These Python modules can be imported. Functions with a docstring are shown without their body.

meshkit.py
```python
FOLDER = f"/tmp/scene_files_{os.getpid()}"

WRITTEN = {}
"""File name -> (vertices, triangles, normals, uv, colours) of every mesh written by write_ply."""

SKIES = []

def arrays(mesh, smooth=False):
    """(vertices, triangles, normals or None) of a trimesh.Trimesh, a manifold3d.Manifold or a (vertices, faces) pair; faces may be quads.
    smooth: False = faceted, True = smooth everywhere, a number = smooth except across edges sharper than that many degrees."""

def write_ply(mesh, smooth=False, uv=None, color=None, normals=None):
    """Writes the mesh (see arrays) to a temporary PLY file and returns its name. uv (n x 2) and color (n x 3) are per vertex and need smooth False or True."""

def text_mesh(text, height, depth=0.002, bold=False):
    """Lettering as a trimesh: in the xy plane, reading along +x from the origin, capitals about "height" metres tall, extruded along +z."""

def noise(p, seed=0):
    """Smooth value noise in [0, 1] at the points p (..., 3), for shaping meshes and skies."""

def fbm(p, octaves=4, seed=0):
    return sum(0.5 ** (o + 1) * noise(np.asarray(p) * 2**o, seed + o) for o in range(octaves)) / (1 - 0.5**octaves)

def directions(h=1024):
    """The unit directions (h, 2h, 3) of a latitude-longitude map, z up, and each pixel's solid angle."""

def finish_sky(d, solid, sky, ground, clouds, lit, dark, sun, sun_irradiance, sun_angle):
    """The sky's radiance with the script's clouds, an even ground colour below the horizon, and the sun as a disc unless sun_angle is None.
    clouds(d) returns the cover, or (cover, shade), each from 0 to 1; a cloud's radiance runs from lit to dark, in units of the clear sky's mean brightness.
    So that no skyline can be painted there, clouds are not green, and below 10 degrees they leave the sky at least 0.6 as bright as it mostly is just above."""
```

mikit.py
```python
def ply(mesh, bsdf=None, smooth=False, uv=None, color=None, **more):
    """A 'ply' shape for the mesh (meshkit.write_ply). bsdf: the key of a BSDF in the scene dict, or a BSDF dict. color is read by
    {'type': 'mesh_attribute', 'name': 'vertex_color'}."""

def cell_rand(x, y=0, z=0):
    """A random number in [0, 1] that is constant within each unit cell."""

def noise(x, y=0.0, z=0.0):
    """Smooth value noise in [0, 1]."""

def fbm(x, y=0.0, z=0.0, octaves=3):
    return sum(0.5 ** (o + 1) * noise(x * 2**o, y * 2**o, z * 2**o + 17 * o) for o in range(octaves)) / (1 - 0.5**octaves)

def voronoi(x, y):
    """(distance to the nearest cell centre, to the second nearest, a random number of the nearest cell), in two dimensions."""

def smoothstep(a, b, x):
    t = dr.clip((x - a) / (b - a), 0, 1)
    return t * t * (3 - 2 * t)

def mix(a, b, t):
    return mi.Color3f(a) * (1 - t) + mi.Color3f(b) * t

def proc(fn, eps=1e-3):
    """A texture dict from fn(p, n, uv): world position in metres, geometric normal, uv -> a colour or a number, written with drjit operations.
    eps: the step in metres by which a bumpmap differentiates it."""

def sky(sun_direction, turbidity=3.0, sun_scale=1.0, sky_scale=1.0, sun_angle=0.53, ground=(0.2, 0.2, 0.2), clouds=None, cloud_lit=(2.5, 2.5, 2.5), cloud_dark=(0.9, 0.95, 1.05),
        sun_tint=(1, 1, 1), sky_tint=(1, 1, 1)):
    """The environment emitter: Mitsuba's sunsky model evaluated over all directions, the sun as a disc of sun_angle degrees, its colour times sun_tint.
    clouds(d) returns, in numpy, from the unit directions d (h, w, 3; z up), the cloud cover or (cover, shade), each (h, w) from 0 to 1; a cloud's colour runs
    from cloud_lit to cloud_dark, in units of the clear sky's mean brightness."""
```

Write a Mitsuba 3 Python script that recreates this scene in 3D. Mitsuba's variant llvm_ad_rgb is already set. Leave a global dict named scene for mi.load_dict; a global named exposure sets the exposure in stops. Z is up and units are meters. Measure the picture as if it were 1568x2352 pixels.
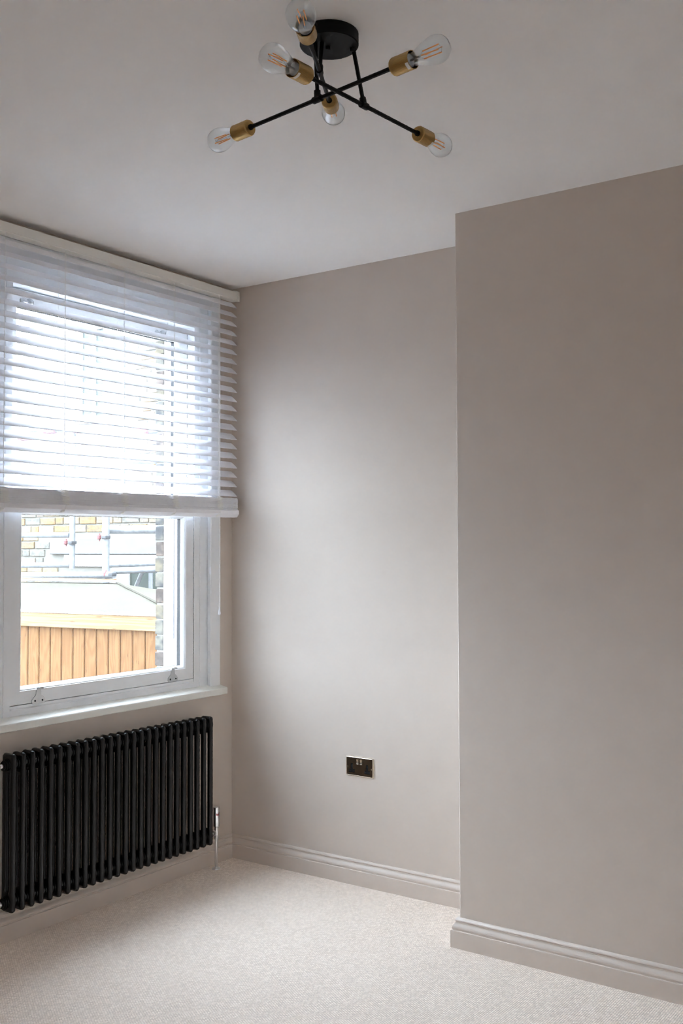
import math
import numpy as np
import trimesh
import manifold3d as m3
import mitsuba as mi
import drjit as dr
import mikit
import meshkit
from shapely.geometry import Polygon, box as sbox

T = mi.ScalarTransform4f
scene = {'type': 'scene'}
labels = {}
rng = np.random.default_rng(7)

# ------------------------------------------------------------------ camera, sky, exposure
CAM = np.array([3.3517, -3.8308, 1.4967])
YAW, PITCH, ROLL, FPX = -0.6126, 0.0348, -0.0031, 2360.0
fwd = np.array([math.sin(YAW) * math.cos(PITCH), math.cos(YAW) * math.cos(PITCH), math.sin(PITCH)])
rgt = np.array([math.cos(YAW), -math.sin(YAW), 0.0])
upv = np.cross(rgt, fwd)
upr = -math.sin(ROLL) * rgt + math.cos(ROLL) * upv
scene['camera'] = {'type': 'perspective', 'fov': math.degrees(2 * math.atan(784 / FPX)), 'fov_axis': 'x', 'near_clip': 0.05, 'far_clip': 200.0,
                   'to_world': T().look_at(origin=CAM.tolist(), target=(CAM + fwd).tolist(), up=upr.tolist())}
exposure = 6.45


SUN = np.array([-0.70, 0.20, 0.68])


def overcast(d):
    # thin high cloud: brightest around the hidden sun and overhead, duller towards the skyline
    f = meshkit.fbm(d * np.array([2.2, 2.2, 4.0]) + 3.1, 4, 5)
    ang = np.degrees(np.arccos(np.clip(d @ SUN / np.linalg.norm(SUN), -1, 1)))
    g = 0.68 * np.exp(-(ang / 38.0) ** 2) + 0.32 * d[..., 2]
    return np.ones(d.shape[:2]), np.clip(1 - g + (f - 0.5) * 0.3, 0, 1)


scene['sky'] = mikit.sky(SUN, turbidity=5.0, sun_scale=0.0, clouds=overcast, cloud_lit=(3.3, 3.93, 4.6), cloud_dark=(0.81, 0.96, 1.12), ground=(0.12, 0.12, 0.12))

# ------------------------------------------------------------------ materials


def lin(r, g, b):
    return [((c / 255 + 0.055) / 1.055) ** 2.4 if c > 10 else c / 255 / 12.92 for c in (r, g, b)]


def rgb(c):
    return {'type': 'rgb', 'value': list(map(float, c))}


def mat(name, color, rough=0.5, metallic=0.0, spec=0.5, two=True, **more):
    b = {'type': 'principled', 'base_color': color if isinstance(color, dict) else rgb(color), 'roughness': float(rough), 'metallic': float(metallic), 'specular': float(spec), **more}
    scene[name] = {'type': 'twosided', 'nested': b} if two else b
    return name


def bumped(name, color, rough, fn, scale, eps, spec=0.3):
    scene[name] = {'type': 'twosided', 'nested': {'type': 'bumpmap', 'scale': scale, 'tex': mikit.proc(fn, eps=eps),
                   'nested': {'type': 'principled', 'base_color': color if isinstance(color, dict) else rgb(color), 'roughness': rough, 'specular': spec}}}
    return name


WALL = (0.625, 0.550, 0.487)
CEIL = lin(236, 234, 232)


def plaster(p, n, uv):
    # orange-peel of the roller and a few long trowel marks
    return mikit.fbm(p.x * 260, p.y * 260, p.z * 260, 2) * 0.5 + mikit.fbm(p.x * 9, p.y * 9, p.z * 4, 2) * 2.0


bumped('m_wall', WALL, 0.75, plaster, 0.0006, 1.5e-3, 0.2)
mat('m_ceiling', CEIL, 0.85, spec=0.15)
mat('m_skirting', (0.65, 0.575, 0.512), 0.42, spec=0.35)


def loop_h(p):
    v = p.x / 0.0074
    col = dr.floor(v)
    u = p.y / 0.0092 + (col - 2 * dr.floor(col / 2)) * 0.5 + 0.12 * mikit.noise(p.x * 30, p.y * 30)
    row = dr.floor(u)
    a, b = v - col - 0.5, u - row - 0.5
    r = dr.sqrt(a * a * 1.1 + b * b * 0.85)
    return mikit.smoothstep(0.62, 0.18, r), mikit.cell_rand(col, row, 3)


def carpet_c(p, n, uv):
    h, k = loop_h(p)
    fleck = mikit.noise(p.x * 420, p.y * 420)
    s = (0.74 + 0.32 * h) * (0.91 + 0.16 * k) * (0.93 + 0.14 * fleck)
    base = mikit.mix(mi.Color3f(0.875, 0.755, 0.65), mi.Color3f(0.91, 0.80, 0.705), k)
    return base * s


def carpet_b(p, n, uv):
    h, k = loop_h(p)
    return h * (0.8 + 0.4 * k)


bumped('m_carpet', mikit.proc(carpet_c), 0.95, carpet_b, 0.0016, 6e-4, 0.05)
mat('m_pvc', lin(232, 234, 236), 0.32, spec=0.5)
mat('m_sill', lin(222, 221, 214), 0.35, spec=0.5)
mat('m_slat', lin(238, 238, 242), 0.38, spec=0.45)
mat('m_headrail', lin(226, 223, 216), 0.4, spec=0.4)
mat('m_cord', lin(238, 237, 234), 0.8, spec=0.1)
mat('m_dark', (0.02, 0.02, 0.021), 0.6)
mat('m_gasket', (0.010, 0.012, 0.014), 0.5)
mat('m_black', (0.002, 0.002, 0.0021), 0.5, spec=0.16)
mat('m_radiator', (0.0016, 0.0016, 0.0017), 0.26, spec=0.4)
mat('m_chrome', (0.82, 0.82, 0.83), 0.12, metallic=1.0)
mat('m_steel', (0.52, 0.53, 0.54), 0.22, metallic=1.0)
mat('m_red', lin(150, 20, 20), 0.4)
mat('m_bronze', (0.20, 0.145, 0.095), 0.33, metallic=1.0)
mat('m_bronze_bright', (0.80, 0.71, 0.58), 0.2, metallic=1.0)
mat('m_insert', (0.006, 0.006, 0.006), 0.35)
mat('m_filament', (1.0, 0.47, 0.13), 0.5)
mat('m_sticker', lin(225, 222, 215), 0.6)


def brushed(p, n, uv):
    s = 0.86 + 0.28 * mikit.noise(p.x * 90, p.y * 90, p.z * 1500)
    return mi.Color3f(0.50, 0.325, 0.125) * s


mat('m_brass', mikit.proc(brushed), 0.34, metallic=1.0)
scene['m_pane'] = {'type': 'thindielectric', 'int_ior': 1.5}
scene['m_bulb'] = {'type': 'dielectric', 'int_ior': 1.5}


def wood_at(p, k, a, b, c):
    g = mikit.fbm(p.x * 14 + k * 31, p.y * 14, p.z * 1.6 + k * 17, 3)
    r = 0.5 + 0.5 * dr.sin(g * 46 + p.x * 90)
    kx = mikit.voronoi((p.x + p.y * 0.2) * 13 + k * 5 + 0.3 * g, p.z * 3.1 + k * 3)[0]
    knot = mikit.smoothstep(0.075, 0.02, kx + 0.05 * mikit.noise(p.x * 40, p.z * 40))
    return mikit.mix(mikit.mix(a, b, r * 0.6 + 0.3 * g), c, knot * 0.7)


def cladding_c(p, n, uv):
    return wood_at(p, mikit.cell_rand(dr.floor(p.x * 10)), mi.Color3f(0.18, 0.099, 0.042), mi.Color3f(0.132, 0.06, 0.0228), mi.Color3f(0.06, 0.024, 0.0096))


def fascia_c(p, n, uv):
    g = mikit.fbm(p.x * 1.4, p.y * 3, p.z * 26, 3)
    r = 0.5 + 0.5 * dr.sin(g * 30 + p.z * 60)
    kx = mikit.voronoi(p.x * 2.4 + 1.7, p.z * 13)[0] + 0.05 * mikit.noise(p.x * 30, p.z * 50)
    return mikit.mix(mikit.mix(mi.Color3f(0.252, 0.174, 0.096), mi.Color3f(0.204, 0.126, 0.063), r), mi.Color3f(0.096, 0.045, 0.018), mikit.smoothstep(0.12, 0.03, kx) * 0.55)


def felt_c(p, n, uv):
    s = 0.82 + 0.3 * mikit.fbm(p.x * 3, p.y * 3, p.z * 3, 3) + 0.12 * mikit.noise(p.x * 220, p.y * 220, p.z * 220)
    return mi.Color3f(0.054, 0.050, 0.0385) * s


mat('m_cladding', mikit.proc(cladding_c), 0.75, spec=0.15)
mat('m_fascia', mikit.proc(fascia_c), 0.7, spec=0.2)
mat('m_felt', mikit.proc(felt_c), 0.9, spec=0.1)
mat('m_batten', lin(140, 95, 70), 0.8)
mat('m_white_wood', lin(150, 148, 143), 0.6)


def brick_mat(name, a, b):
    A, B = mi.Color3f(*a), mi.Color3f(*b)

    def fn(p, n, uv):
        t = mikit.fbm(p.x * 17, p.y * 17, p.z * 22, 3)
        q = mikit.fbm(p.x * 60 + 9, p.y * 60, p.z * 60, 2)
        return mikit.mix(A, B, mikit.smoothstep(0.35, 0.68, t)) * (0.72 + 0.5 * q)
    return mat(name, mikit.proc(fn), 0.92, spec=0.08)


BRICKS = [brick_mat('m_brick_buff', (0.224, 0.18, 0.12), (0.174, 0.152, 0.125)), brick_mat('m_brick_ochre', (0.218, 0.147, 0.0786), (0.166, 0.138, 0.1)),
          brick_mat('m_brick_grey', (0.137, 0.132, 0.118), (0.183, 0.173, 0.145)), brick_mat('m_brick_pink', (0.191, 0.142, 0.117), (0.181, 0.163, 0.133))]
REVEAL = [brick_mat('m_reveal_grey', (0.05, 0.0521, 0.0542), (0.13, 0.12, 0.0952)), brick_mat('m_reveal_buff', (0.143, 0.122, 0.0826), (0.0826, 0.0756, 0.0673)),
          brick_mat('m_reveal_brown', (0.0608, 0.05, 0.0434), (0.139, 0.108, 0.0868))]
mat('m_mortar', lin(122, 119, 112), 0.95, spec=0.05)


def render_c(p, n, uv):
    return mi.Color3f(0.185, 0.183, 0.176) * (0.88 + 0.2 * mikit.fbm(p.x * 6, p.y * 6, p.z * 9, 3))


mat('m_render', mikit.proc(render_c), 0.9, spec=0.1)


def galv_c(p, n, uv):
    return mi.Color3f(0.20, 0.21, 0.22) * (0.75 + 0.5 * mikit.fbm(p.x * 25, p.y * 25, p.z * 25, 3))


mat('m_galvanised', mikit.proc(galv_c), 0.5, metallic=0.35)
mat('m_clamp', (0.05, 0.052, 0.055), 0.6)
mat('m_coupler_red', (0.17, 0.06, 0.06), 0.7)
mat('m_glass_dark', (0.030, 0.042, 0.034), 0.25, spec=0.5)
mat('m_paving', (0.16, 0.155, 0.145), 0.9)

# ------------------------------------------------------------------ helpers


def numbered(key, used=None):
    used = scene if used is None else used
    if key not in used:
        return key
    k = 1
    while f'{key}_{k:03d}' in used:
        k += 1
    return f'{key}_{k:03d}'


def add(key, mesh, m, smooth=False, at=None):
    """One entry of the scene; a key that is taken gets the next number."""
    key = numbered(key)
    if isinstance(mesh, dict):
        d = dict(mesh)
        d['bsdf'] = {'type': 'ref', 'id': m}
    else:
        d = mikit.ply(mesh, m, smooth=smooth)
    if at is not None:
        d['to_world'] = at
    scene[key] = d
    return key


THINGS = {}


def thing(name, label, cat, group=None):
    name = numbered(name, THINGS)
    THINGS[name] = 1
    labels[name] = {'label': label, 'category': cat}
    if group:
        labels[name]['group'] = group
    return name


def struct(key, label, cat):
    labels[key] = {'label': label, 'category': cat, 'kind': 'structure'}


def cbox(lo, hi, c=0.0):
    lo, hi = np.minimum(lo, hi).astype(float), np.maximum(lo, hi).astype(float)
    if c <= 0:
        b = trimesh.creation.box(hi - lo)
        b.apply_translation((lo + hi) / 2)
        return b
    c = min(c, 0.45 * (hi - lo).min())
    pts = []
    for k in range(3):
        a, b = lo + c, hi - c
        a[k], b[k] = lo[k], hi[k]
        pts += [[x, y, z] for x in (a[0], b[0]) for y in (a[1], b[1]) for z in (a[2], b[2])]
    return trimesh.convex.convex_hull(np.array(pts))


def cat(*ms):
    return trimesh.util.concatenate(list(ms))


def tube(a, b, r, n=16):
    return trimesh.creation.cylinder(radius=r, segment=[a, b], sections=n)


def frame_to(axis, origin):
    """Matrix taking +z to the axis."""
    z = np.asarray(axis, float) / np.linalg.norm(axis)
    t = np.array([0, 0, 1.0]) if abs(z[2]) < 0.9 else np.array([1.0, 0, 0])
    x = np.cross(t, z)
    x /= np.linalg.norm(x)
    M = np.eye(4)
    M[:3, 0], M[:3, 1], M[:3, 2], M[:3, 3] = x, np.cross(z, x), z, origin
    return M


def lathe(profile, n=32):
    """(r, z) profile revolved about z."""
    return trimesh.creation.revolve(np.array(profile, float), sections=n)


def placed(mesh, M):
    m = mesh.copy()
    m.apply_transform(M)
    return m


def poly_tube(pts, r, n=6):
    return cat(*[trimesh.creation.cylinder(radius=r, segment=[a, b], sections=n) for a, b in zip(pts[:-1], pts[1:])])


def ring_frame(rect, profile):
    """A mitred frame in the y-z plane. rect = (y0, y1, z0, z1) of the outside, profile = closed loop of (inset, x)."""
    y0, y1, z0, z1 = rect
    V, n = [], len(profile)
    for i, x in profile:
        V += [[x, y0 + i, z0 + i], [x, y1 - i, z0 + i], [x, y1 - i, z1 - i], [x, y0 + i, z1 - i]]
    F = []
    for k in range(n):
        q = (k + 1) % n
        for s in range(4):
            t = (s + 1) % 4
            F += [[4 * k + s, 4 * k + t, 4 * q + t], [4 * k + s, 4 * q + t, 4 * q + s]]
    m = trimesh.Trimesh(np.array(V), np.array(F), process=False)
    m.fix_normals()
    return m


def sweep(profile, path, side):
    """profile [(off, z)] swept along a plan path [(x, y)], mitred; off points to the side (+1 left, -1 right of travel)."""
    path = np.array(path, float)
    d = np.diff(path, axis=0)
    d /= np.linalg.norm(d, axis=1, keepdims=True)
    nrm = np.stack([-d[:, 1], d[:, 0]], 1) * side
    V = []
    for k in range(len(path)):
        if k == 0:
            o = nrm[0]
        elif k == len(path) - 1:
            o = nrm[-1]
        else:
            o = nrm[k - 1] + nrm[k]
            o = o / (o @ nrm[k])
        V.append([[path[k, 0] + o[0] * a, path[k, 1] + o[1] * a, z] for a, z in profile])
    n = len(profile)
    F = []
    for k in range(len(path) - 1):
        for i in range(n):
            j = (i + 1) % n
            F += [[k * n + i, k * n + j, (k + 1) * n + j], [k * n + i, (k + 1) * n + j, (k + 1) * n + i]]
    cap = trimesh.creation.triangulate_polygon(Polygon(profile), engine='earcut')
    idx = [int(np.argmin(np.linalg.norm(np.array(profile) - v, axis=1))) for v in cap[0]]
    for t in cap[1]:
        F += [[idx[t[0]], idx[t[1]], idx[t[2]]], [(len(path) - 1) * n + idx[t[0]], (len(path) - 1) * n + idx[t[2]], (len(path) - 1) * n + idx[t[1]]]]
    m = trimesh.Trimesh(np.array(V).reshape(-1, 3), np.array(F), process=False)
    m.fix_normals()
    return m


def prism_x(poly, x0, x1):
    """A (y, z) polygon extruded along x."""
    m = trimesh.creation.extrude_polygon(poly, x1 - x0, engine='earcut')
    M = np.array([[0, 0, 1, x0], [1, 0, 0, 0], [0, 1, 0, 0], [0, 0, 0, 1.0]])
    m.apply_transform(M)
    return m


def unproject(x, y, depth):
    """The place in the world at a given distance ahead of the camera (used once to lay out the yard's measured points)."""
    r2 = math.cos(ROLL) * rgt + math.sin(ROLL) * upv
    return CAM + (fwd + r2 * (x - 784) / FPX - upr * (y - 1176) / FPX) * depth


# ------------------------------------------------------------------ the room
H, D, X1, X2 = 2.78, 0.3784, 1.4616, 3.02
XR, YF = 4.35, -4.75
WY0, WY1, WZ0, WZ1 = -1.447, -0.097, 0.80, 2.70     # window opening

add('floor', cbox((-0.0, YF, -0.12), (XR, 0.0, 0.0)), 'm_carpet')
struct('floor', 'pale beige loop pile carpet covering the whole floor', 'floor')
add('ceiling', cbox((-0.2, YF - 0.1, H), (XR + 0.1, 0.12, H + 0.12)), 'm_ceiling')
struct('ceiling', 'smooth white painted ceiling', 'ceiling')
add('wall_back', cbox((0.0, 0.0, -0.12), (XR, 0.12, H)), 'm_wall')
struct('wall_back', 'greige painted alcove wall with the double socket', 'wall')
add('wall_chimney', cbox((X1, -D, 0.0), (X2, 0.0, H + 0.01), 0.004), 'm_wall')
struct('wall_chimney', 'greige painted chimney breast projecting from the alcove wall', 'wall')
add('wall_right', cbox((XR, YF, -0.12), (XR + 0.1, 0.12, H)), 'm_wall')
struct('wall_right', 'greige painted wall opposite the window', 'wall')
# unseen window added behind the camera to give the room fill light
FX0, FX1, FZ0, FZ1 = 2.8, 3.55, 1.05, 2.0
add('wall_front', cat(cbox((-0.2, YF - 0.1, -0.12), (FX0, YF, H)), cbox((FX1, YF - 0.1, -0.12), (XR + 0.1, YF, H)), cbox((FX0, YF - 0.1, -0.12), (FX1, YF, FZ0)), cbox((FX0, YF - 0.1, FZ1), (FX1, YF, H))), 'm_wall')
struct('wall_front', 'greige painted wall facing the alcove', 'wall')
bars = [cbox((x - .03, YF - .09, FZ0), (x + .03, YF - .03, FZ1), .004) for x in (FX0 + .03, (FX0 + FX1) / 2, FX1 - .03)]
bars += [cbox((FX0, YF - .088, z - .03), (FX1, YF - .032, z + .03), .004) for z in (FZ0 + .03, FZ1 - .03)]
add('window_2__frame', cat(*bars), 'm_pvc')
add('window_2__pane', trimesh.Trimesh([[FX0, YF - .06, FZ0], [FX1, YF - .06, FZ0], [FX1, YF - .06, FZ1], [FX0, YF - .06, FZ1]], [[0, 1, 2], [0, 2, 3]], process=False), 'm_pane')
struct('window_2', 'added unseen white two-light window giving fill light from behind the camera', 'window')
XO = -0.20
wl = [cbox((XO, YF, -0.12), (0, WY0, H)), cbox((XO, WY1, -0.12), (0, 0.12, H)), cbox((XO, WY0, -0.12), (0, WY1, WZ0)), cbox((XO, WY0, WZ1), (0, WY1, H))]
add('wall_left', cat(*wl), 'm_wall')
struct('wall_left', 'greige painted wall under and around the window', 'wall')
# outer brick skin: the courses of the far window reveal
for k in range(26):
    z = 0.78 + k * 0.0755
    s = rng.uniform(-0.003, 0.003)
    add('wall_left__brick', placed(cbox((-0.2545 + s, -0.2715 + rng.uniform(-.002, .002), z), (-0.2005, -0.165, z + 0.0675), 0.0035),
        trimesh.transformations.rotation_matrix(rng.uniform(-.01, .01), (1, 0, 0), (-.22, -.2, z))), REVEAL[[0, 1, 2, 0, 0, 1, 2][k % 7]])
add('wall_left__mortar', cbox((-0.247, -0.266, 0.7), (-0.2, 0.1, 2.8)), 'm_mortar')
labels['wall_left__mortar'] = {'label': 'pale mortar between the bricks of the window reveal'}

skirt = [(0, 0), (.026, 0), (.026, .061), (.0245, .0640), (.0205, .0645), (.0200, .0672), (.0215, .0700), (.0215, .0740), (.0200, .0785), (.0168, .0835), (.0130, .0875), (.0108, .0915), (.0105, .0955),
         (.0122, .0968), (.0130, .0990), (.0120, .1030), (.0085, .1070), (.004, .1082), (0, .1082)]
add('baseboard_left', sweep(skirt, [(0, YF), (0, 0)], -1), 'm_skirting', 35)
struct('baseboard_left', 'moulded greige skirting board under the radiator', 'baseboard')
add('baseboard_back', sweep(skirt, [(0, 0), (X1, 0)], -1), 'm_skirting', 35)
struct('baseboard_back', 'moulded greige skirting board of the alcove', 'baseboard')
add('baseboard_chimney', sweep(skirt, [(X1, 0), (X1, -D), (X2, -D), (X2, 0)], -1), 'm_skirting', 35)
struct('baseboard_chimney', 'moulded greige skirting board wrapping the chimney breast', 'baseboard')
add('baseboard_right', sweep(skirt, [(X2, 0), (XR, 0), (XR, YF)], -1), 'm_skirting', 35)
struct('baseboard_right', 'moulded greige skirting board opposite the window', 'baseboard')

# ------------------------------------------------------------------ window
W = 'window_1'
struct(W, 'white sash window with chrome sash lifts under the venetian blind', 'window')
SY0, SY1 = -1.2905, -0.2545                            # sashes
SZ0, SZM, SZ1 = 0.884, 1.70, 2.540
add(W + '__casing', cat(cbox((-.012, -.165, .835), (.012, WY1, 2.712), .003), cbox((-.012, WY0, .835), (.012, -1.379, 2.712), .003), cbox((-.012, -1.379, 2.645), (.012, -.165, 2.712), .003)), 'm_pvc')
fr = [(0, -.197), (0, -.0125), (.118, -.0125), (.120, -.016), (.126, -.016), (.128, -.0125), (.1585, -.0125), (.1585, -.098), (.174, -.100), (.174, -.132), (.170, -.133), (.170, -.137), (.174, -.138), (.174, -.197)]
jamb = []
for side in (0, 1):
    q = [(WY1 - i if side else WY0 + i, x) for i, x in fr]
    jamb.append(trimesh.creation.extrude_polygon(Polygon([(x, y) for y, x in q]).buffer(0), WZ1 - WZ0, engine='earcut'))
    jamb[-1].apply_translation((0, 0, WZ0))
head = [(-.197, WZ1), (-.0125, WZ1), (-.0125, 2.5455), (-.055, 2.5455), (-.055, 2.5455), (-.098, 2.5455), (-.1, 2.53), (-.197, 2.53)]
foot = [(-.197, WZ0), (-.0125, WZ0), (-.0125, .866), (-.019, .8715), (-.019, .8812), (-.0525, .8812), (-.0525, .895), (-.098, .890), (-.1, .872), (-.197, .866)]


def along_y(poly, y0, y1):
    m = trimesh.creation.extrude_polygon(Polygon(poly).buffer(0), y1 - y0, engine='earcut')
    m.apply_transform(np.array([[1, 0, 0, 0], [0, 0, 1, y0], [0, 1, 0, 0], [0, 0, 0, 1.0]]))
    m.fix_normals()
    return m


add(W + '__frame', cat(*jamb, along_y(head, WY0 + .1585, WY1 - .1585), along_y(foot, WY0 + .1585, WY1 - .1585)), 'm_pvc')
sash = [(.0, -.052), (.0, -.0185), (.0015, -.017), (.052, -.017), (.0535, -.0195), (.0565, -.0205), (.060, -.0245), (.063, -.030), (.066, -.036), (.066, -.052)]
for nm, z0, z1, off in (('lower', SZ0, SZM, 0.0), ('upper', SZM - .04, SZ1, -.043)):
    add(f'{W}__{nm}_sash', ring_frame((SY0, SY1, z0, z1), [(i, x + off) for i, x in sash]), 'm_pvc')
    add(f'{W}__{nm}_sash__spacer_bar', ring_frame((SY0 + .060, SY1 - .060, z0 + .060, z1 - .060), [(0, off - .040), (.0068, off - .0402), (.0068, off - .060), (0, off - .060)]), 'm_gasket')
    for x in (-.0385, -.0605):
        p = np.array([[off + x, SY0 + .063, z0 + .063], [off + x, SY1 - .063, z0 + .063], [off + x, SY1 - .063, z1 - .063], [off + x, SY0 + .063, z1 - .063]])
        add(f'{W}__{nm}_sash__pane', trimesh.Trimesh(p, [[0, 1, 2], [0, 2, 3]], process=False), 'm_pane')
# dark strips painted for the shade in the gap between sash and frame
add(W + '__gap_shade', cat(*[cbox((x0, y - .0026, z0), (x1, y + .0026, z1)) for y in (SY0 - .0005, SY1 + .0002) for x0, x1, z0, z1 in ((-.047, -.0166, SZ0, SZM), (-.092, -.0592, SZM, SZ1))]), 'm_dark')
labels[W + '__gap_shade'] = {'label': 'dark strip painted as the shadow gap beside the sash'}
add(W + '__track_groove_shade', cbox((-.1315, -.2724, 1.065), (-.1260, -.2708, 1.66)), 'm_clamp')  # dark strip laid on the frame as the shade inside the track groove
# sash lifts: bell-shaped plate with an upturned finger
plate = Polygon([(-.027, -.0255), (.027, -.0255), (.0315, -.019), (.0315, -.011), (.024, -.003), (.0135, .006), (.011, .014), (.010, .0265), (-.010, .0265), (-.011, .014), (-.0135, .006), (-.024, -.003), (-.0315, -.011), (-.0315, -.019)]).buffer(.002).buffer(-.001)
finger = Polygon([(0, 0), (.0035, 0), (.0045, .014), (.009, .019), (.016, .0185), (.020, .013), (.0215, .0135), (.018, .0215), (.009, .0225), (.0015, .017)])
for y, z in ((-1.1490, .906), (-.3925, .911)):
    pl = prism_x(plate, -.0168, -.0138)
    pl.apply_translation((0, y, z))
    fi = trimesh.creation.extrude_polygon(finger, .019, engine='earcut')
    fi.apply_transform(np.array([[1, 0, 0, -.0165], [0, 0, 1, y - .0095], [0, 1, 0, z + .018], [0, 0, 0, 1.0]]))
    k = add(W + '__sash_lift', cat(pl, fi), 'm_steel')
    labels[k] = {'label': 'chrome bell-shaped sash lift'}
    for s in (-.018, .018):
        add(k + '__screw', tube((-.0139, y + s, z - .015), (-.0125, y + s, z - .015), .0042, 10), 'm_gasket')
for y in (-1.190, -.440):
    z = 2.494
    a = placed(lathe([(0, 0), (.013, 0), (.013, .004), (.009, .008), (0, .009)], 20), frame_to((1, 0, 0), (-.061, y - .018, z)))
    b = placed(lathe([(0, 0), (.015, 0), (.016, .006), (.011, .017), (.004, .021), (0, .021)], 20), frame_to((1, 0, 0), (-.061, y + .016, z)))
    c = cbox((-.060, y - .02, z - .006), (-.050, y + .03, z + .006), .003)
    k = add(W + '__sash_stop', cat(a, b, c), 'm_steel', 40)
    labels[k] = {'label': 'small chrome fitting on the upper sash'}
add(W + '__sill', along_y([(-.0125, .798), (.046, .798), (.0500, .8015), (.0505, .8255), (.0480, .8292), (-.0125, .8430)], -1.455, -.089), 'm_sill', 25)
labels[W + '__sill'] = {'label': 'white painted window board'}

# ------------------------------------------------------------------ venetian blind
B = thing('venetian_blind', 'white wooden venetian blind hanging half lowered over the sash window', 'blind')
BY0, BY1 = -1.520, -.030
LEAN = 0.0065                                            # the near end hangs a little lower


def zl(y):
    return LEAN * (y - BY1)


Z_HR = 2.7105
hr = [(.013, Z_HR), (.060, Z_HR), (.0625, Z_HR + .002), (.0625, Z_HR + .0385), (.060, Z_HR + .0405), (.058, Z_HR + .0405), (.058, Z_HR + .006), (.017, Z_HR + .006), (.017, Z_HR + .036), (.013, Z_HR + .036)]
add(B + '__headrail', along_y(hr, BY0, BY1 + .001), 'm_headrail')
add(B + '__bracket', cat(cbox((.013, BY1 + .0012, Z_HR - .004), (.066, BY1 + .0045, Z_HR + .043), .001), cbox((.013, BY1 - .028, Z_HR + .041), (.066, BY1 + .0045, Z_HR + .0435), .0008),
                         cbox((.056, BY1 - .004, Z_HR - .004), (.067, BY1 + .0130, Z_HR + .043), .002)), 'm_headrail')
NS = 12
us = np.linspace(-.025, .025, NS)
crown = .0016 * (1 - (us / .025) ** 2)
prof = [(u, c + .0013) for u, c in zip(us, crown)] + [(u, c - .0013) for u, c in zip(us[::-1], crown[::-1])]
Ls = BY1 - BY0
slat = along_y(prof, -Ls / 2, Ls / 2)
slat_d = mikit.ply(slat, 'm_slat', smooth=40)
YC = (BY0 + BY1) / 2
XS = 0.0385
TILT = 40.0
PITCHS = (2.672 - 1.747) / 20
slat_z = []
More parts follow.
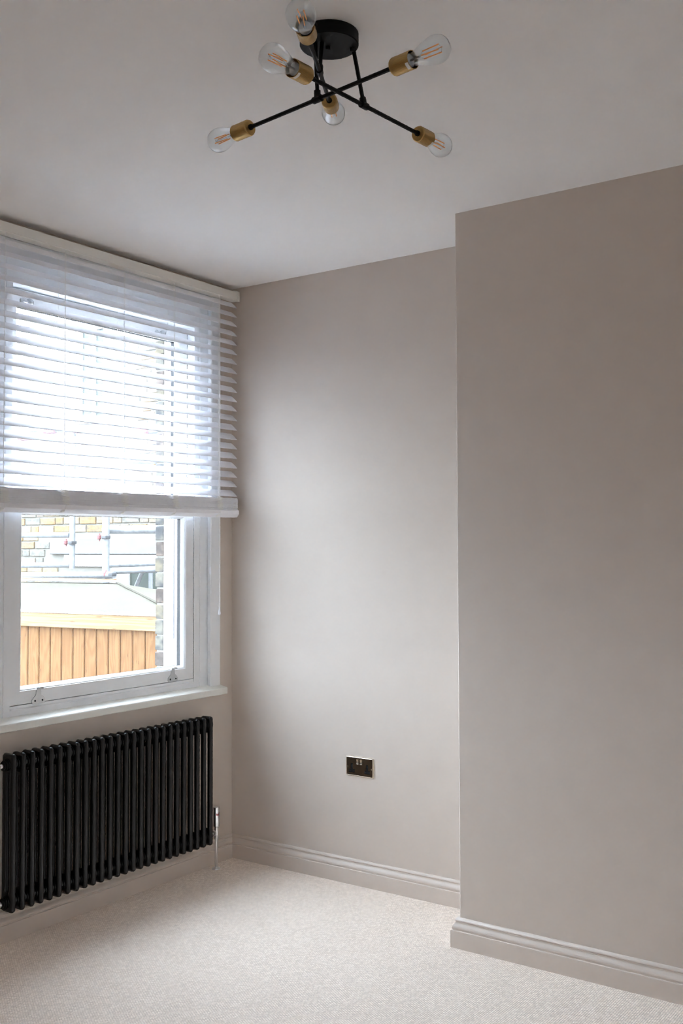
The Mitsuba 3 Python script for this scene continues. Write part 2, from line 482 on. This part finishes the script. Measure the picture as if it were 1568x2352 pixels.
for k in range(21):
    z = 2.6880 - PITCHS * k
    slat_z.append(z)
    add(B + '__slat', slat_d, 'm_slat', at=T().translate([XS, YC, z + zl(YC)]).rotate([1, 0, 0], math.degrees(LEAN)).rotate([0, 1, 0], TILT + rng.uniform(-.8, .8)))
NST = 17
Z_R0, Z_R1 = 1.6455, 1.6805
for k in range(NST):
    z = Z_R1 + .0018 + k * .00345
    add(B + '__slat', slat_d, 'm_slat', at=T().translate([XS + rng.uniform(-.0012, .0012), YC + rng.uniform(-.001, .001), z + zl(YC)]).rotate([1, 0, 0], math.degrees(LEAN) + rng.uniform(-.04, .04)).rotate([0, 1, 0], rng.uniform(-.6, .8)))
Z_ST = Z_R1 + .0018 + NST * .00345
rail = [(.012, Z_R0 + .009), (.020, Z_R0), (.052, Z_R0), (.0635, Z_R0 + .0125), (.0665, Z_R0 + .0165), (.0665, Z_R1 - .002), (.0645, Z_R1), (.014, Z_R1), (.012, Z_R1 - .002)]
rm = along_y(rail, BY0 - .004, BY1 + .006)
rm.apply_transform(trimesh.transformations.translation_matrix((0, 0, zl(YC))) @ trimesh.transformations.rotation_matrix(LEAN, (1, 0, 0), (0, YC, Z_R0)))
add(B + '__bottom_rail', rm, 'm_slat', 25)
LAD = [-.1645, -.4630, -.7690, -1.0900, -1.3810]
for y in LAD:
    dz = zl(y)
    parts = [tube((XS + .0228, y, Z_ST + dz), (XS + .0228, y, Z_HR), .0009, 5), tube((XS - .0225, y + .001, Z_ST + dz), (XS - .0225, y + .001, Z_HR), .0009, 5)]
    for z in slat_z:
        parts.append(tube((XS - .0222, y + .001, z + .0140 + dz), (XS + .0222, y, z - .0175 + dz), .0006, 4))
    add(B + '__ladder_cord', cat(*parts), 'm_cord')
    # slack loops bunched in front of the stack
    pts = []
    n = 22
    for i in range(n):
        t = i / (n - 1)
        pts.append((XS + .0290 + rng.uniform(0, .006), y - .004 + (.0185 + rng.uniform(-.005, .003)) * (1 if i % 2 else -1) + .012 * t - .006, Z_ST - .0015 - t * (Z_ST - Z_R1 - .002) + dz + rng.uniform(-.003, .003)))
    loops = [poly_tube(pts, .0014, 6), tube((pts[0][0], pts[0][1], pts[0][2]), (XS + .0228, y, Z_ST + .002 + dz), .0008, 5)]
    pts2 = [(p[0] + .001, y + (p[1] - y) * .8 + .006, p[2] + .0015) for p in pts[::-1]]
    loops.append(poly_tube(pts2, .0013, 6))
    loops.append(poly_tube([pts[-1], (.0685, y + .004, Z_R1 - .002 + dz), (.0685, y + .003, Z_R0 + .017 + dz), (.0635, y - .004, Z_R0 + .0085 + dz)], .0009, 5))
    add(B + '__cord_loops', cat(*loops), 'm_cord')
    e = trimesh.creation.icosphere(subdivisions=2, radius=1)
    e.apply_scale((.0045, .0095, .0060))
    e.apply_transform(trimesh.transformations.rotation_matrix(math.radians(42), (0, 1, 0)) @ trimesh.transformations.rotation_matrix(math.radians(28), (1, 0, 0)))
    e.apply_translation((.0605, y - .008, Z_R0 + .0078 + dz))
    add(B + '__cord_button', e, 'm_cord', True)
    add(B + '__lift_cord', tube((XS + .006, y + .012, Z_ST + dz), (XS + .006, y + .012, Z_HR), .0008, 5), 'm_cord')
tas = [(0, .0), (.0055, .001), (.0068, .006), (.0062, .014), (.0042, .024), (.0035, .034), (.0022, .036), (0, .036)]
for (xx, yy, zt) in ((.030, -.188, 1.372), (.060, -.158, 1.180)):
    k = add(B + '__pull_cord', cat(tube((xx, yy, zt + .03), (xx, yy, Z_HR), .0009, 5), tube((xx, yy + .005, zt + .034), (xx, yy + .003, Z_HR), .0008, 5)), 'm_cord')
    tm = lathe(tas, 18)
    tm.apply_translation((xx, yy, zt))
    add(B + '__tassel', tm, 'm_slat', 50)
add(B + '__pull_cord', cat(tube((.030, -.188, .842), (.030, -.188, 1.372), .0008, 5)), 'm_cord')

# ------------------------------------------------------------------ radiator
R = thing('column_radiator', 'black column radiator fixed to the wall under the window', 'radiator')
XA, XB, RT = .0520, .0935, .0125
RZ0, RZ1 = .128, .720


def sph(p, r=RT, n=18):
    return m3.Manifold.sphere(r, n).translate(p)


def hull(*ms):
    return m3.Manifold.batch_hull(list(ms))


rc = .0215
sec = hull(sph((XA, 0, RZ0 + RT)), sph((XA, 0, RZ1 - RT))) + hull(sph((XB, 0, RZ0 + RT)), sph((XB, 0, RZ1 - RT)))
for s, zz in ((1, RZ0), (-1, RZ1)):
    sec += hull(*[m3.Manifold.sphere(RT * .98, 18).translate((x, 0, zz + s * RT)) for x in (XA, XB)], *[m3.Manifold.sphere(RT * .86, 14).translate((x, 0, zz + s * .066)) for x in (XA, XB)])
    cyl = m3.Manifold.cylinder(.044, .0195, .0195, 28, True).rotate((90, 0, 0)).translate(((XA + XB) / 2, 0, zz + s * .040))
    cyl2 = m3.Manifold.cylinder(.034, .0235, .0235, 28, True).rotate((90, 0, 0)).translate(((XA + XB) / 2, 0, zz + s * .040))
    sec += cyl + cyl2
sm = sec.to_mesh()
sec_mesh = trimesh.Trimesh(sm.vert_properties[:, :3], sm.tri_verts)
sec_d = mikit.ply(sec_mesh, 'm_radiator', smooth=40)
NSEC, RY0, RP = 26, -1.3515, .0437
for k in range(NSEC):
    add(R + '__section', sec_d, 'm_radiator', at=T().translate([0, RY0 + k * RP, (NSEC / 2 - k) * .00025]))
XM = (XA + XB) / 2
for zz in (RZ0 + .040, RZ1 - .040):
    h = lathe([(0, 0), (.021, 0), (.021, .004), (.017, .005), (.017, .010), (.013, .011), (.013, .014), (0, .014)], 24)
    add(R + '__end_bush', placed(h, frame_to((0, -1, 0), (XM, RY0 - .021, zz))), 'm_black', 30)
    b = lathe([(0, .0), (.0095, .0), (.0095, .008), (.0085, .010), (.0060, .010), (.0045, .007), (0, .007)], 20)
    k = add(R + '__bleed_plug', placed(b, frame_to((0, -1, 0), (XM, RY0 - .035, zz))), 'm_chrome', 30)
    labels[k] = {'label': 'chrome plug'}
RYE = RY0 + (NSEC - 1) * RP
add(R + '__end_bush', placed(lathe([(0, 0), (.017, 0), (.017, .004), (.015, .006), (0, .006)], 24), frame_to((0, 1, 0), (XM, RYE + .020, RZ1 - .040))), 'm_black', 30)

V = thing('radiator_valve', 'chrome thermostatic valve and pipe at the alcove end of the radiator', 'radiator valve')
VX, VY = XM + .006, -.200
ZV = RZ0 + .040
add(V + '__pipe', tube((VX, VY, 0), (VX, VY, ZV - .008), .0075, 20), 'm_chrome', 40)
add(V + '__floor_collar', placed(lathe([(.0075, .0), (.020, .0), (.0195, .002), (.012, .006), (.0085, .010), (.0075, .010)], 28), frame_to((0, 0, 1), (VX, VY, .001))), 'm_chrome', 40)
bd = cat(placed(lathe([(0, -.030), (.0105, -.030), (.012, -.026), (.012, -.012), (.0098, -.010), (.0098, .022), (.011, .024), (.011, .030), (0, .030)], 24), frame_to((0, 0, 1), (VX, VY, ZV))),
         tube((VX, VY, ZV), (XM, RYE + .020, ZV), .0075, 18), placed(trimesh.creation.cylinder(radius=.0135, height=.012, sections=6), frame_to((0, 1, 0), (XM + .004, VY - .015, ZV))))
add(V + '__valve_body', bd, 'm_chrome', 35)
add(V + '__lower_nut', placed(trimesh.creation.cylinder(radius=.0125, height=.014, sections=6), frame_to((0, 0, 1), (VX, VY, ZV - .020))), 'm_chrome', 20)
hd = lathe([(0, 0), (.0125, 0), (.0155, .003), (.0160, .012), (.0160, .016), (.0156, .0635), (.0150, .0645), (.0156, .0655), (.0154, .088), (.0145, .0905), (.008, .0925), (0, .0925)], 36)
add(V + '__thermostat_head', placed(hd, frame_to((0, 0, 1), (VX, VY, ZV + .028))), 'm_chrome', 35)
a0 = math.radians(-25)
mk = [(VX + .0163 * math.cos(a0 + t), VY + .0163 * math.sin(a0 + t)) for t in (-.28, 0, .28)]
k = add(V + '__dial_mark', cat(*[tube((p[0], p[1], ZV + .028 + .054), (p[0], p[1], ZV + .028 + .062), .0015, 8) for p in mk], tube((mk[2][0], mk[2][1], ZV + .028 + .062), (mk[2][0] + .004, mk[2][1] + .001, ZV + .028 + .068), .0011, 8)), 'm_red')
labels[k] = {'label': 'small red setting mark'}

# ------------------------------------------------------------------ double socket
S = thing('double_socket', 'antique bronze double power socket on the alcove wall', 'power socket')
sx, sz = .757, .5185


def on_wall(poly, y0, y1):
    """An (x, z) polygon, about the socket's centre, standing off the alcove wall from y0 to y1."""
    m = trimesh.creation.extrude_polygon(poly, y1 - y0, engine='earcut')
    m.apply_transform(np.array([[1, 0, 0, sx], [0, 0, -1, -y0], [0, 1, 0, sz], [0, 0, 0, 1.0]]))
    m.fix_normals()
    return m


def pin_shape(cx, cz):
    return sbox(cx - .0052, cz - .006, cx + .0052, cz + .019).union(sbox(cx - .0145, cz - .0195, cx + .0145, cz - .006)).buffer(-.001).buffer(.001)


full = sbox(-.073, -.043, .073, .043).buffer(-.005).buffer(.005)
inner = full.buffer(-.0045)
rects = [pin_shape(-.041, -.007), pin_shape(.041, -.007)]
sw = [sbox(-.0155, .011, -.0045, .033), sbox(.0035, .011, .0145, .033)]
cut = inner
for r in rects + sw:
    cut = cut.difference(r.buffer(.0006))


def rounded(hw, hh, r, n=6):
    p = []
    for cx, cz, a in ((hw - r, hh - r, 0), (r - hw, hh - r, 90), (r - hw, r - hh, 180), (hw - r, r - hh, 270)):
        p += [(cx + r * math.cos(math.radians(a + 90 * k / n)), cz + r * math.sin(math.radians(a + 90 * k / n))) for k in range(n + 1)]
    return p


loops = [(0, 0), (0, .0022), (.0003, .0036), (.0010, .0049), (.0020, .0058), (.0032, .0063), (.0044, .0063), (.0047, .0060), (.0047, .0030)]
RV, RF = [], []
for ins, yy in loops:
    RV += [[sx + a, -yy, sz + b] for a, b in rounded(.073 - ins, .043 - ins, .0052 - ins * .8)]
nr = len(RV) // len(loops)
for q in range(len(loops) - 1):
    for t in range(nr):
        u = (t + 1) % nr
        RF += [[q * nr + t, q * nr + u, (q + 1) * nr + u], [q * nr + t, (q + 1) * nr + u, (q + 1) * nr + t]]
rm_ = trimesh.Trimesh(np.array(RV), np.array(RF), process=False)
rm_.fix_normals()
add(S + '__rim', rm_, 'm_bronze_bright', 50)
add(S + '__plate', on_wall(cut, .0035, .0061), 'm_bronze')
for r in rects:
    holes = r
    k = add(S + '__pin_insert', on_wall(r, .0035, .0056), 'm_insert')
    cx = r.centroid.x
    for (ox, oz, w_, h_) in ((0, .0095, .002, .004), (-.0108 + .0, -.0130, .0032, .002), (.0108, -.0130, .0032, .002)):
        add(k + '__pin_hole', on_wall(sbox(cx + ox - w_, -.007 + oz - h_, cx + ox + w_, -.007 + oz + h_), .0056, .0058), 'm_dark')
for r in sw:
    x0_, z0_, x1_, z1_ = r.bounds
    h_ = z1_ - z0_
    rk = Polygon([(0, .0035), (h_, .0035), (h_, .0098), (h_ - .0022, .0092), (h_ * .45, .0066), (.0030, .0078), (0, .0086)])
    m = trimesh.creation.extrude_polygon(rk, x1_ - x0_, engine='earcut')
    m.apply_transform(np.array([[0, 0, 1, sx + x0_], [0, -1, 0, 0], [1, 0, 0, sz + z0_], [0, 0, 0, 1.0]]))
    m.fix_normals()
    add(S + '__rocker_switch', m, 'm_bronze_bright')
for cx in (-.0635, .0635):
    add(S + '__screw', placed(lathe([(0, .0), (.0038, 0), (.0036, .0012), (.0, .0020)], 18), frame_to((0, -1, 0), (sx + cx, -.0064, sz - .004))), 'm_bronze_bright', 40)
    add(S + '__screw_slot', cbox((sx + cx - .0006, -.0085, sz - .0066), (sx + cx + .0006, -.0080, sz - .0014)), 'm_insert')

# ------------------------------------------------------------------ ceiling light
C = thing('ceiling_light', 'black six-armed semi flush ceiling light with brass holders and clear filament bulbs', 'ceiling light')
RC = np.array([1.878, -1.781])
canopy = lathe([(0, 0), (.0720, 0), (.0735, .0015), (.0735, .029), (.0715, .0315), (.0, .0315)], 64)
add(C + '__canopy', placed(canopy, np.array([[1, 0, 0, RC[0]], [0, 1, 0, RC[1]], [0, 0, -1, H], [0, 0, 0, 1.0]])), 'm_black', 35)
ZC = H - .0315
knob = lathe([(0, 0), (.006, 0), (.0065, .004), (.005, .009), (0, .011)], 18)
for dx, dy in ((-.004, .0), (.041, .042), (-.022, -.058)):
    add(C + '__canopy_nut', placed(knob, np.array([[1, 0, 0, RC[0] + dx], [0, 1, 0, RC[1] + dy], [0, 0, -1, ZC + .0015], [0, 0, 0, 1.0]])), 'm_black', 35)
ARMS = [((1.859, -1.8134, ZC), (1.860, -1.807, 2.610), (1.611, -1.772, 2.610), (2.106, -1.840, 2.610)),
        ((1.9107, -1.7193, ZC), (1.9545, -1.738, 2.598), (1.954, -1.975, 2.580), (1.9515, -1.473, 2.612)),
        ((1.8740, -1.806, ZC), (1.9115, -1.8705, 2.6430), (2.037, -2.082, 2.605), (1.786, -1.653, 2.680))]
SL, SR = .058, .0212
holder = lathe([(0, 0), (.0165, 0), (.0195, .0015), (SR, .005), (SR, SL), (SR - .0014, SL), (SR - .0014, .012), (0, .012)], 40)
holder_d = mikit.ply(holder, 'm_brass', smooth=40)
glass = [(.0135, -.002), (.0140, .004), (.0165, .018), (.0215, .035), (.0270, .052), (.0308, .066), (.0320, .076), (.0312, .086), (.0280, .0955), (.0220, .1025), (.0140, .1065), (.006, .1082), (0, .1085)]
gm = lathe(glass + [(r - .0009 if r > .0009 else 0, z - .0009) for r, z in glass[::-1]] + [(.0135, -.002)], 40)
glass_d = mikit.ply(gm, 'm_bulb', smooth=True)
cap = lathe([(0, -.034), (.006, -.033), (.0125, -.026)] + [(.0125 + .0009 * (i % 2), -.024 + .003 * i) for i in range(8)] + [(.0142, .0), (.0150, .004), (.0, .004)], 28)
cap_d = mikit.ply(cap, 'm_steel', smooth=30)
fil = []
for k in range(4):
    a = k * math.pi / 2 + .4
    fil.append(mikit.ply(tube((.0080 * math.cos(a), .0080 * math.sin(a), .041), (.0088 * math.cos(a + .25), .0088 * math.sin(a + .25), .088), .0013, 8), 'm_filament'))
wires = [tube((0, 0, .004), (0, 0, .031), .0026, 10)]
for k in range(4):
    a = k * math.pi / 2 + .4
    wires.append(tube((0, 0, .030), (.0080 * math.cos(a), .0080 * math.sin(a), .041), .00035, 5))
    wires.append(tube((0, 0, .092), (.0088 * math.cos(a + .25), .0088 * math.sin(a + .25), .088), .00035, 5))
wires.append(tube((0, 0, .030), (0, 0, .092), .0004, 5))
wires_d = mikit.ply(cat(*wires), 'm_steel')
stick = lathe([(SR + .0002, SL - .0095), (SR + .0004, SL - .0095), (SR + .0004, SL - .001), (SR + .0002, SL - .001)], 64)


def M4(M):
    return mi.ScalarTransform4f(M.tolist())


nb = 0
for ai, (p0, pj, e1, e2) in enumerate(ARMS):
    p0, pj, e1, e2 = map(np.array, (p0, pj, e1, e2))
    ax = (e2 - e1) / np.linalg.norm(e2 - e1)
    pj = e1 + ax * ((pj - e1) @ ax)                      # the joint slides on its arm
    sd = (p0 - pj) / np.linalg.norm(p0 - pj)
    add(C + '__stem', tube(p0, pj, .0051, 18), 'm_black', 40)
    add(C + '__arm', tube(e1 - ax * .001, e2 + ax * .001, .0052, 18), 'm_black', 40)
    jt = cat(tube(pj - ax * .013, pj + ax * .013, .0086, 24), tube(pj, pj + sd * .021, .0083, 24))
    add(C + '__arm_joint', jt, 'm_black', 40)
    for e, dr_ in ((e1, -ax), (e2, ax)):
        M = frame_to(dr_, e - dr_ * .003)
        add(C + '__arm_nut', tube(e - dr_ * .008, e + dr_ * .001, .0075, 20), 'm_black', 40)
        k = add(C + '__lamp_holder', holder_d, 'm_brass', at=M4(M))
        labels[k] = {'label': 'brushed brass lamp holder'}
        if nb in (1, 2, 3):
            f = np.radians(40)
            keep = stick.copy()
            # a short arc of the paper sticker, turned to face down
            ang = np.arctan2(keep.triangles_center[:, 1], keep.triangles_center[:, 0])
            R3 = M[:3, :3]
            down = R3.T @ np.array([.35, -.55, -.76])
            a0 = math.atan2(down[1], down[0])
            dlt = np.abs((ang - a0 + np.pi) % (2 * np.pi) - np.pi)
            keep.update_faces(dlt < .42)
            keep.remove_unreferenced_vertices()
            add(k + '__sticker', placed(keep, M), 'm_sticker')
        Mb = M.copy()
        Mb[:3, 3] = M[:3, 3] + M[:3, 2] * (SL - .010)
        b = add(C + '__bulb', glass_d, 'm_bulb', at=M4(Mb))
        labels[b] = {'label': 'clear pear-shaped filament bulb'}
        add(b + '__screw_cap', cap_d, 'm_steel', at=M4(Mb))
        add(b + '__support_wire', wires_d, 'm_steel', at=M4(Mb))
        for f_ in fil:
            add(b + '__filament', f_, 'm_filament', at=M4(Mb))
        nb += 1

# ------------------------------------------------------------------ the yard outside
add('ground', cbox((-16, -12, -1.25), (-0.3, 14, -1.15)), 'm_paving')
struct('ground', 'paved yard outside the window', 'ground')

# neighbour's brick house: a wall facing this window, parallel to the alcove wall
YW = float(unproject(200, 1250, 9.4)[1])


def on_house(x, y):
    """x and z on the neighbour's wall of a measured point of it."""
    d = unproject(x, y, 1.0) - CAM
    p = CAM + d * ((YW - CAM[1]) / d[1])
    return p[0], p[2]


Hs = thing('neighbouring_house', 'buff brick rear wall of the house beyond the shed roof', 'house')
hx0, hx1 = on_house(-330, 1250)[0], on_house(560, 1250)[0]
add(Hs + '__wall', cbox((hx0, YW, -1.15), (hx1, YW + .25, 3.36)), 'm_mortar')
xb = on_house(288, 900)[0]
bx0, bx1 = on_house(120, 1255)[0], on_house(430, 1255)[0]
bz1, bz0 = on_house(240, 1236)[1], on_house(240, 1273)[1]
bz_ = on_house(240, 1302)[1]
zr = on_house(150, 1120)[1]
add(Hs + '__lintel', cbox((bx0, YW - .035, bz0), (bx1, YW + .02, bz1), .006), 'm_render')
labels[Hs + '__lintel'] = {'label': 'pale rendered lintel'}
add(Hs + '__window_head', cbox((on_house(150, 1290)[0], YW - .02, bz_), (bx1, YW + .02, bz0 - .004), .004), 'm_white_wood')
add(Hs + '__render_panel', cbox((hx0, YW - .03, zr), (xb, YW + .02, 3.35), .004), 'm_render')
labels[Hs + '__render_panel'] = {'label': 'white rendered upper wall'}
# window under the lintel, seen past the shed's hip
gx0, gx1 = on_house(272, 1330)[0], on_house(430, 1330)[0]
gz0 = on_house(300, 1420)[1]
add(Hs + '__window', cat(cbox((gx0 - .05, YW - .03, gz0), (gx0 + .16, YW + .02, bz_)), cbox((gx0, YW - .03, gz0), (gx1, YW + .02, gz0 + .06)), cbox((gx0 + .62, YW - .03, gz0), (gx0 + .68, YW + .02, bz_))), 'm_white_wood')
add(Hs + '__window__pane', cbox((gx0 + .05, YW - .012, gz0 + .03), (gx1, YW + .01, bz_ - .01)), 'm_glass_dark')
# upper windows in the rendered wall
for (xa, xc, ya, yc) in ((188, 262, 752, 968),):
    ux0, uz1 = on_house(xa, ya)
    ux1, uz0 = on_house(xc, yc)
    fr_ = [cbox((ux0, YW - .05, uz0), (ux0 + .06, YW, uz1)), cbox((ux1 - .06, YW - .05, uz0), (ux1, YW, uz1)), cbox((ux0, YW - .05, uz1 - .06), (ux1, YW, uz1)), cbox((ux0, YW - .05, uz0), (ux1, YW, uz0 + .06)),
           cbox((ux0, YW - .05, (uz0 + uz1) / 2 - .03), (ux1, YW, (uz0 + uz1) / 2 + .03)), cbox(((ux0 + ux1) / 2 - .02, YW - .05, uz0), ((ux0 + ux1) / 2 + .02, YW, uz1))]
    k = add(Hs + '__window', cat(*fr_), 'm_white_wood')
    add(k + '__pane', cbox((ux0 + .02, YW - .036, uz0 + .02), (ux1 - .02, YW - .032, uz1 - .02)), 'm_glass_dark')
BP, BL = .0752, .2225
brick_variants = []
for v in range(3):
    for L_ in (.213, .1025):
        m = cbox((-L_ / 2, -.012, -.032), (L_ / 2, .03, .032), .004 + .0012 * v)
        brick_variants.append((L_, mikit.ply(m)))
nb_ = 0
zrow0 = on_house(150, 1345)[1]
k = 0
z = zrow0
while z < 3.32 and nb_ < 298:
    row = k % 2
    x = hx0 + .4
    x0v = on_house(36, 1250)[0] if z < zr else xb - .05
    x1v = on_house(382, 1250)[0] if z >= zr else on_house(366, 1250)[0]
    j = 0
    x = x0v - rng.uniform(.0, .12)
    while x < x1v:
        L_ = .213 if (j + row) % 2 == 0 or rng.random() < .3 else .1025
        cx, cz = x + L_ / 2, z
        x += L_ + .0105
        j += 1
        if cz > bz0 - .11 and cz < bz1 + .035 and cx + L_ / 2 > bx0 - .01:
            continue
        if cz < bz0 and cx + L_ / 2 > on_house(150, 1290)[0]:
            continue
        if cz > zr - .04 and cx - L_ / 2 < xb:
            continue
        v = int(rng.integers(3)) * 2 + (0 if L_ > .2 else 1)
        add(Hs + '__brick', brick_variants[v][1], BRICKS[int(rng.choice(4, p=[.32, .28, .22, .18]))], at=T().translate([cx, YW + rng.uniform(-.003, .003), cz + rng.uniform(-.002, .002)]).rotate([0, 1, 0], rng.uniform(-.6, .6)))
        nb_ += 1
    z += BP
    k += 1

# timber shed with a felted hip roof
G = thing('garden_shed', 'timber clad shed with a grey felt roof just outside the window', 'shed')
ed = np.array([-.9893, -.1459, 0.0])                     # along its long side, away from the house
en = np.array([.1459, -.9893, 0.0])                      # out of that side
P0 = unproject(200, 1420, 7.0)


def on_shed(x, y):
    d = unproject(x, y, 1.0) - CAM
    t = ((P0 - CAM) @ en) / (d @ en)
    p = CAM + d * t
    return (p - P0) @ ed, p[2]


MS = np.eye(4)
MS[:3, 0], MS[:3, 1], MS[:3, 2], MS[:3, 3] = -ed, -en, (0, 0, 1), (P0[0], P0[1], 0)     # local: x toward this house, y into the shed
zf1 = (on_shed(43, 1403)[1] + on_shed(357, 1414)[1]) / 2
zf0 = (on_shed(43, 1438)[1] + on_shed(357, 1449.5)[1]) / 2
sR = -on_shed(408, 1416)[0]
sL = -on_shed(43, 1420)[0] - 1.3
bw = [-on_shed(x, 1500)[0] for x in (59.2, 84.4, 109.9, 135, 159.8, 186.8, 213.8, 242.3, 271.9, 301.5, 329.3, 357.7)]
pitch_b = float(np.mean(np.diff(bw)))
first = bw[0] - pitch_b * round((bw[0] - sL) / pitch_b)
kb = 0
x = first
board = None
while x < sR - .03:
    w = pitch_b
    pr = Polygon([(0.004, 0), (.009, -.006), (w - .009, -.006), (w - .004, 0), (w - .004, .006), (w, .006), (w, .018), (0, .018)])
    m = trimesh.creation.extrude_polygon(pr, zf0 + .06 + 1.15, engine='earcut')
    m.apply_translation((x, 0.022 + rng.uniform(0, .002), -1.15))
    add(G + '__cladding_board', placed(m, MS), 'm_cladding')
    x += w
DEP = 1.0
fa = cbox((sL - .05, -.012, zf0), (sR + .02, .020, zf1), .004)
add(G + '__fascia', placed(fa, MS), 'm_fascia')
labels[G + '__fascia'] = {'label': 'pale pine fascia board'}
add(G + '__drip_edge', placed(cbox((sL - .05, -.022, zf1 - .006), (sR + .03, .03, zf1 + .014), .004), MS), 'm_white_wood')
# roof: measured ridge edge and hip
inv = np.linalg.inv(MS)
rA = (inv @ np.append(unproject(43, 1341.5, 8.55), 1))[:3]
rB = (inv @ np.append(unproject(262, 1334, 8.0), 1))[:3]
ry, rz = (rA[1] + rB[1]) / 2, (rA[2] + rB[2]) / 2
DEP = ry + .12
add(G + '__wall_core', placed(cbox((sL + .05, .041, -1.15), (sR - .05, DEP - .05, zf0 + .02)), MS), 'm_cladding')
n1, n2 = 40, 10
Vv, Ff = [], []
for i in range(n1 + 1):
    for j in range(n2 + 1):
        s, t = i / n1, j / n2
        xa = (sL - .05) + (sR + .03 - sL + .05) * s
        xe = (sL - .05) + (rB[0] - sL + .05) * s
        xx = xa + (xe - xa) * t
        bump = .012 * (meshkit.fbm(np.array([[xx * 2.3, t * 3.1, 1.0]]), 3, 3)[0] - .5) * 2 * math.sin(math.pi * min(1, t * 1.02)) if t > 0 else 0
        Vv.append([xx, -.02 + (ry + .02) * t, zf1 + .012 + (rz - zf1 - .012) * t + bump])
for i in range(n1):
    for j in range(n2):
        a = i * (n2 + 1) + j
        Ff += [[a, a + n2 + 1, a + n2 + 2], [a, a + n2 + 2, a + 1]]
hipB = [sR + .03, DEP, zf1 + .012]
off = len(Vv)
Vv += [[sR + .03, -.02, zf1 + .012], [rB[0], ry, rz], hipB, [sL - .05, ry, rz], [sL - .05, DEP, zf1 + .012], [sL - .05, -.02, zf1 + .012]]
Ff += [[off, off + 2, off + 1], [off + 1, off + 2, off + 4], [off + 1, off + 4, off + 3], [off + 3, off + 4, off + 5], [off, off + 5, off + 4], [off, off + 4, off + 2]]
roof = trimesh.Trimesh(np.array(Vv), np.array(Ff), process=False)
add(G + '__roof', placed(roof, MS), 'm_felt', 30)
labels[G + '__roof'] = {'label': 'grey mineral felt roof'}
hip = np.array([[sR + .03, -.02, zf1 + .018], [rB[0], ry, rz + .006]])
add(G + '__hip_strip', placed(cat(tube(hip[0], hip[1], .014, 8)), MS), 'm_felt')
add(G + '__ridge_batten', placed(cat(cbox((sL, ry - .03, rz + .008), (rB[0] + .03, ry + .03, rz + .026), .003)), MS), 'm_white_wood')
add(G + '__ridge_batten', placed(cat(cbox((sL, ry - .025, rz + .026), (rB[0] - .02, ry + .02, rz + .034), .002)), MS), 'm_batten')

# scaffolding in front of the neighbour's wall
K = thing('scaffolding', 'galvanised scaffold tubes standing in front of the brick house wall', 'scaffolding')
DS = 8.75
YS = float(unproject(200, 1250, DS)[1])


def on_scaf(x, y, dy=0.0):
    d = unproject(x, y, 1.0) - CAM
    return CAM + d * ((YS + dy - CAM[1]) / d[1])


def pole(a, b, r=.0242, dy=0.0):
    add(K + '__tube', tube(on_scaf(*a, dy), on_scaf(*b, dy), r, 18), 'm_galvanised', 40)


p1 = on_scaf(166, 1240)
add(K + '__tube', tube((p1[0], YS, on_scaf(166, 1306)[2]), (p1[0], YS, 4.1), .0242, 18), 'm_galvanised', 40)
p2 = on_scaf(243, 1240, -.1)
add(K + '__tube', tube((p2[0], YS - .1, -1.15), (p2[0], YS - .1, 4.1), .030, 18), 'm_galvanised', 40)
pole((-60, 1230), (161, 1228.5))
pole((-60, 1300), (163, 1297))
pole((-60, 1323), (262, 1320.5), .029, -.12)
pole((240, 1217), (420, 1215), .034, -.02)
pole((248, 1297), (420, 1292), .024, .05)
pole((248, 1312), (420, 1305), .027, -.06)
pole((318, 1371), (420, 1366), .029, -.06)
pole((330, 1306), (306, 1362), .018, .1)
pole((346, 1306), (346, 1368), .018, .1)
# higher lifts, glimpsed between the slats
pole((-60, 985), (420, 990), .024, 0)
pole((-60, 1062), (420, 1058), .024, 0)
for (cx, cy, dy) in ((166, 1246, 0), (243, 1234, -.1), (258, 1319, -.1)):
    c = on_scaf(cx, cy, dy)
    k = add(K + '__coupler', cat(tube((c[0], c[1], c[2] - .012), (c[0], c[1], c[2] + .012), .036, 18), cbox((c[0] + .0, c[1] - .05, c[2] - .014), (c[0] + .05, c[1], c[2] + .012), .004)), 'm_clamp')
    kk = add(k + '__wedge', cat(cbox((c[0] - .058, c[1] - .05, c[2] - .018), (c[0] - .030, c[1] - .02, c[2] + .020), .006), tube((c[0] - .044, c[1] - .03, c[2] - .032), (c[0] - .044, c[1] - .03, c[2] + .032), .005, 8)), 'm_coupler_red')
for (cx, cy) in ((118, 988), (188, 986), (330, 990), (60, 1004)):
    c = on_scaf(cx, cy)
    add(K + '__coupler', cbox((c[0] - .07, c[1] - .05, c[2] - .03), (c[0] + .07, c[1] + .03, c[2] + .03), .01), 'm_coupler_red')
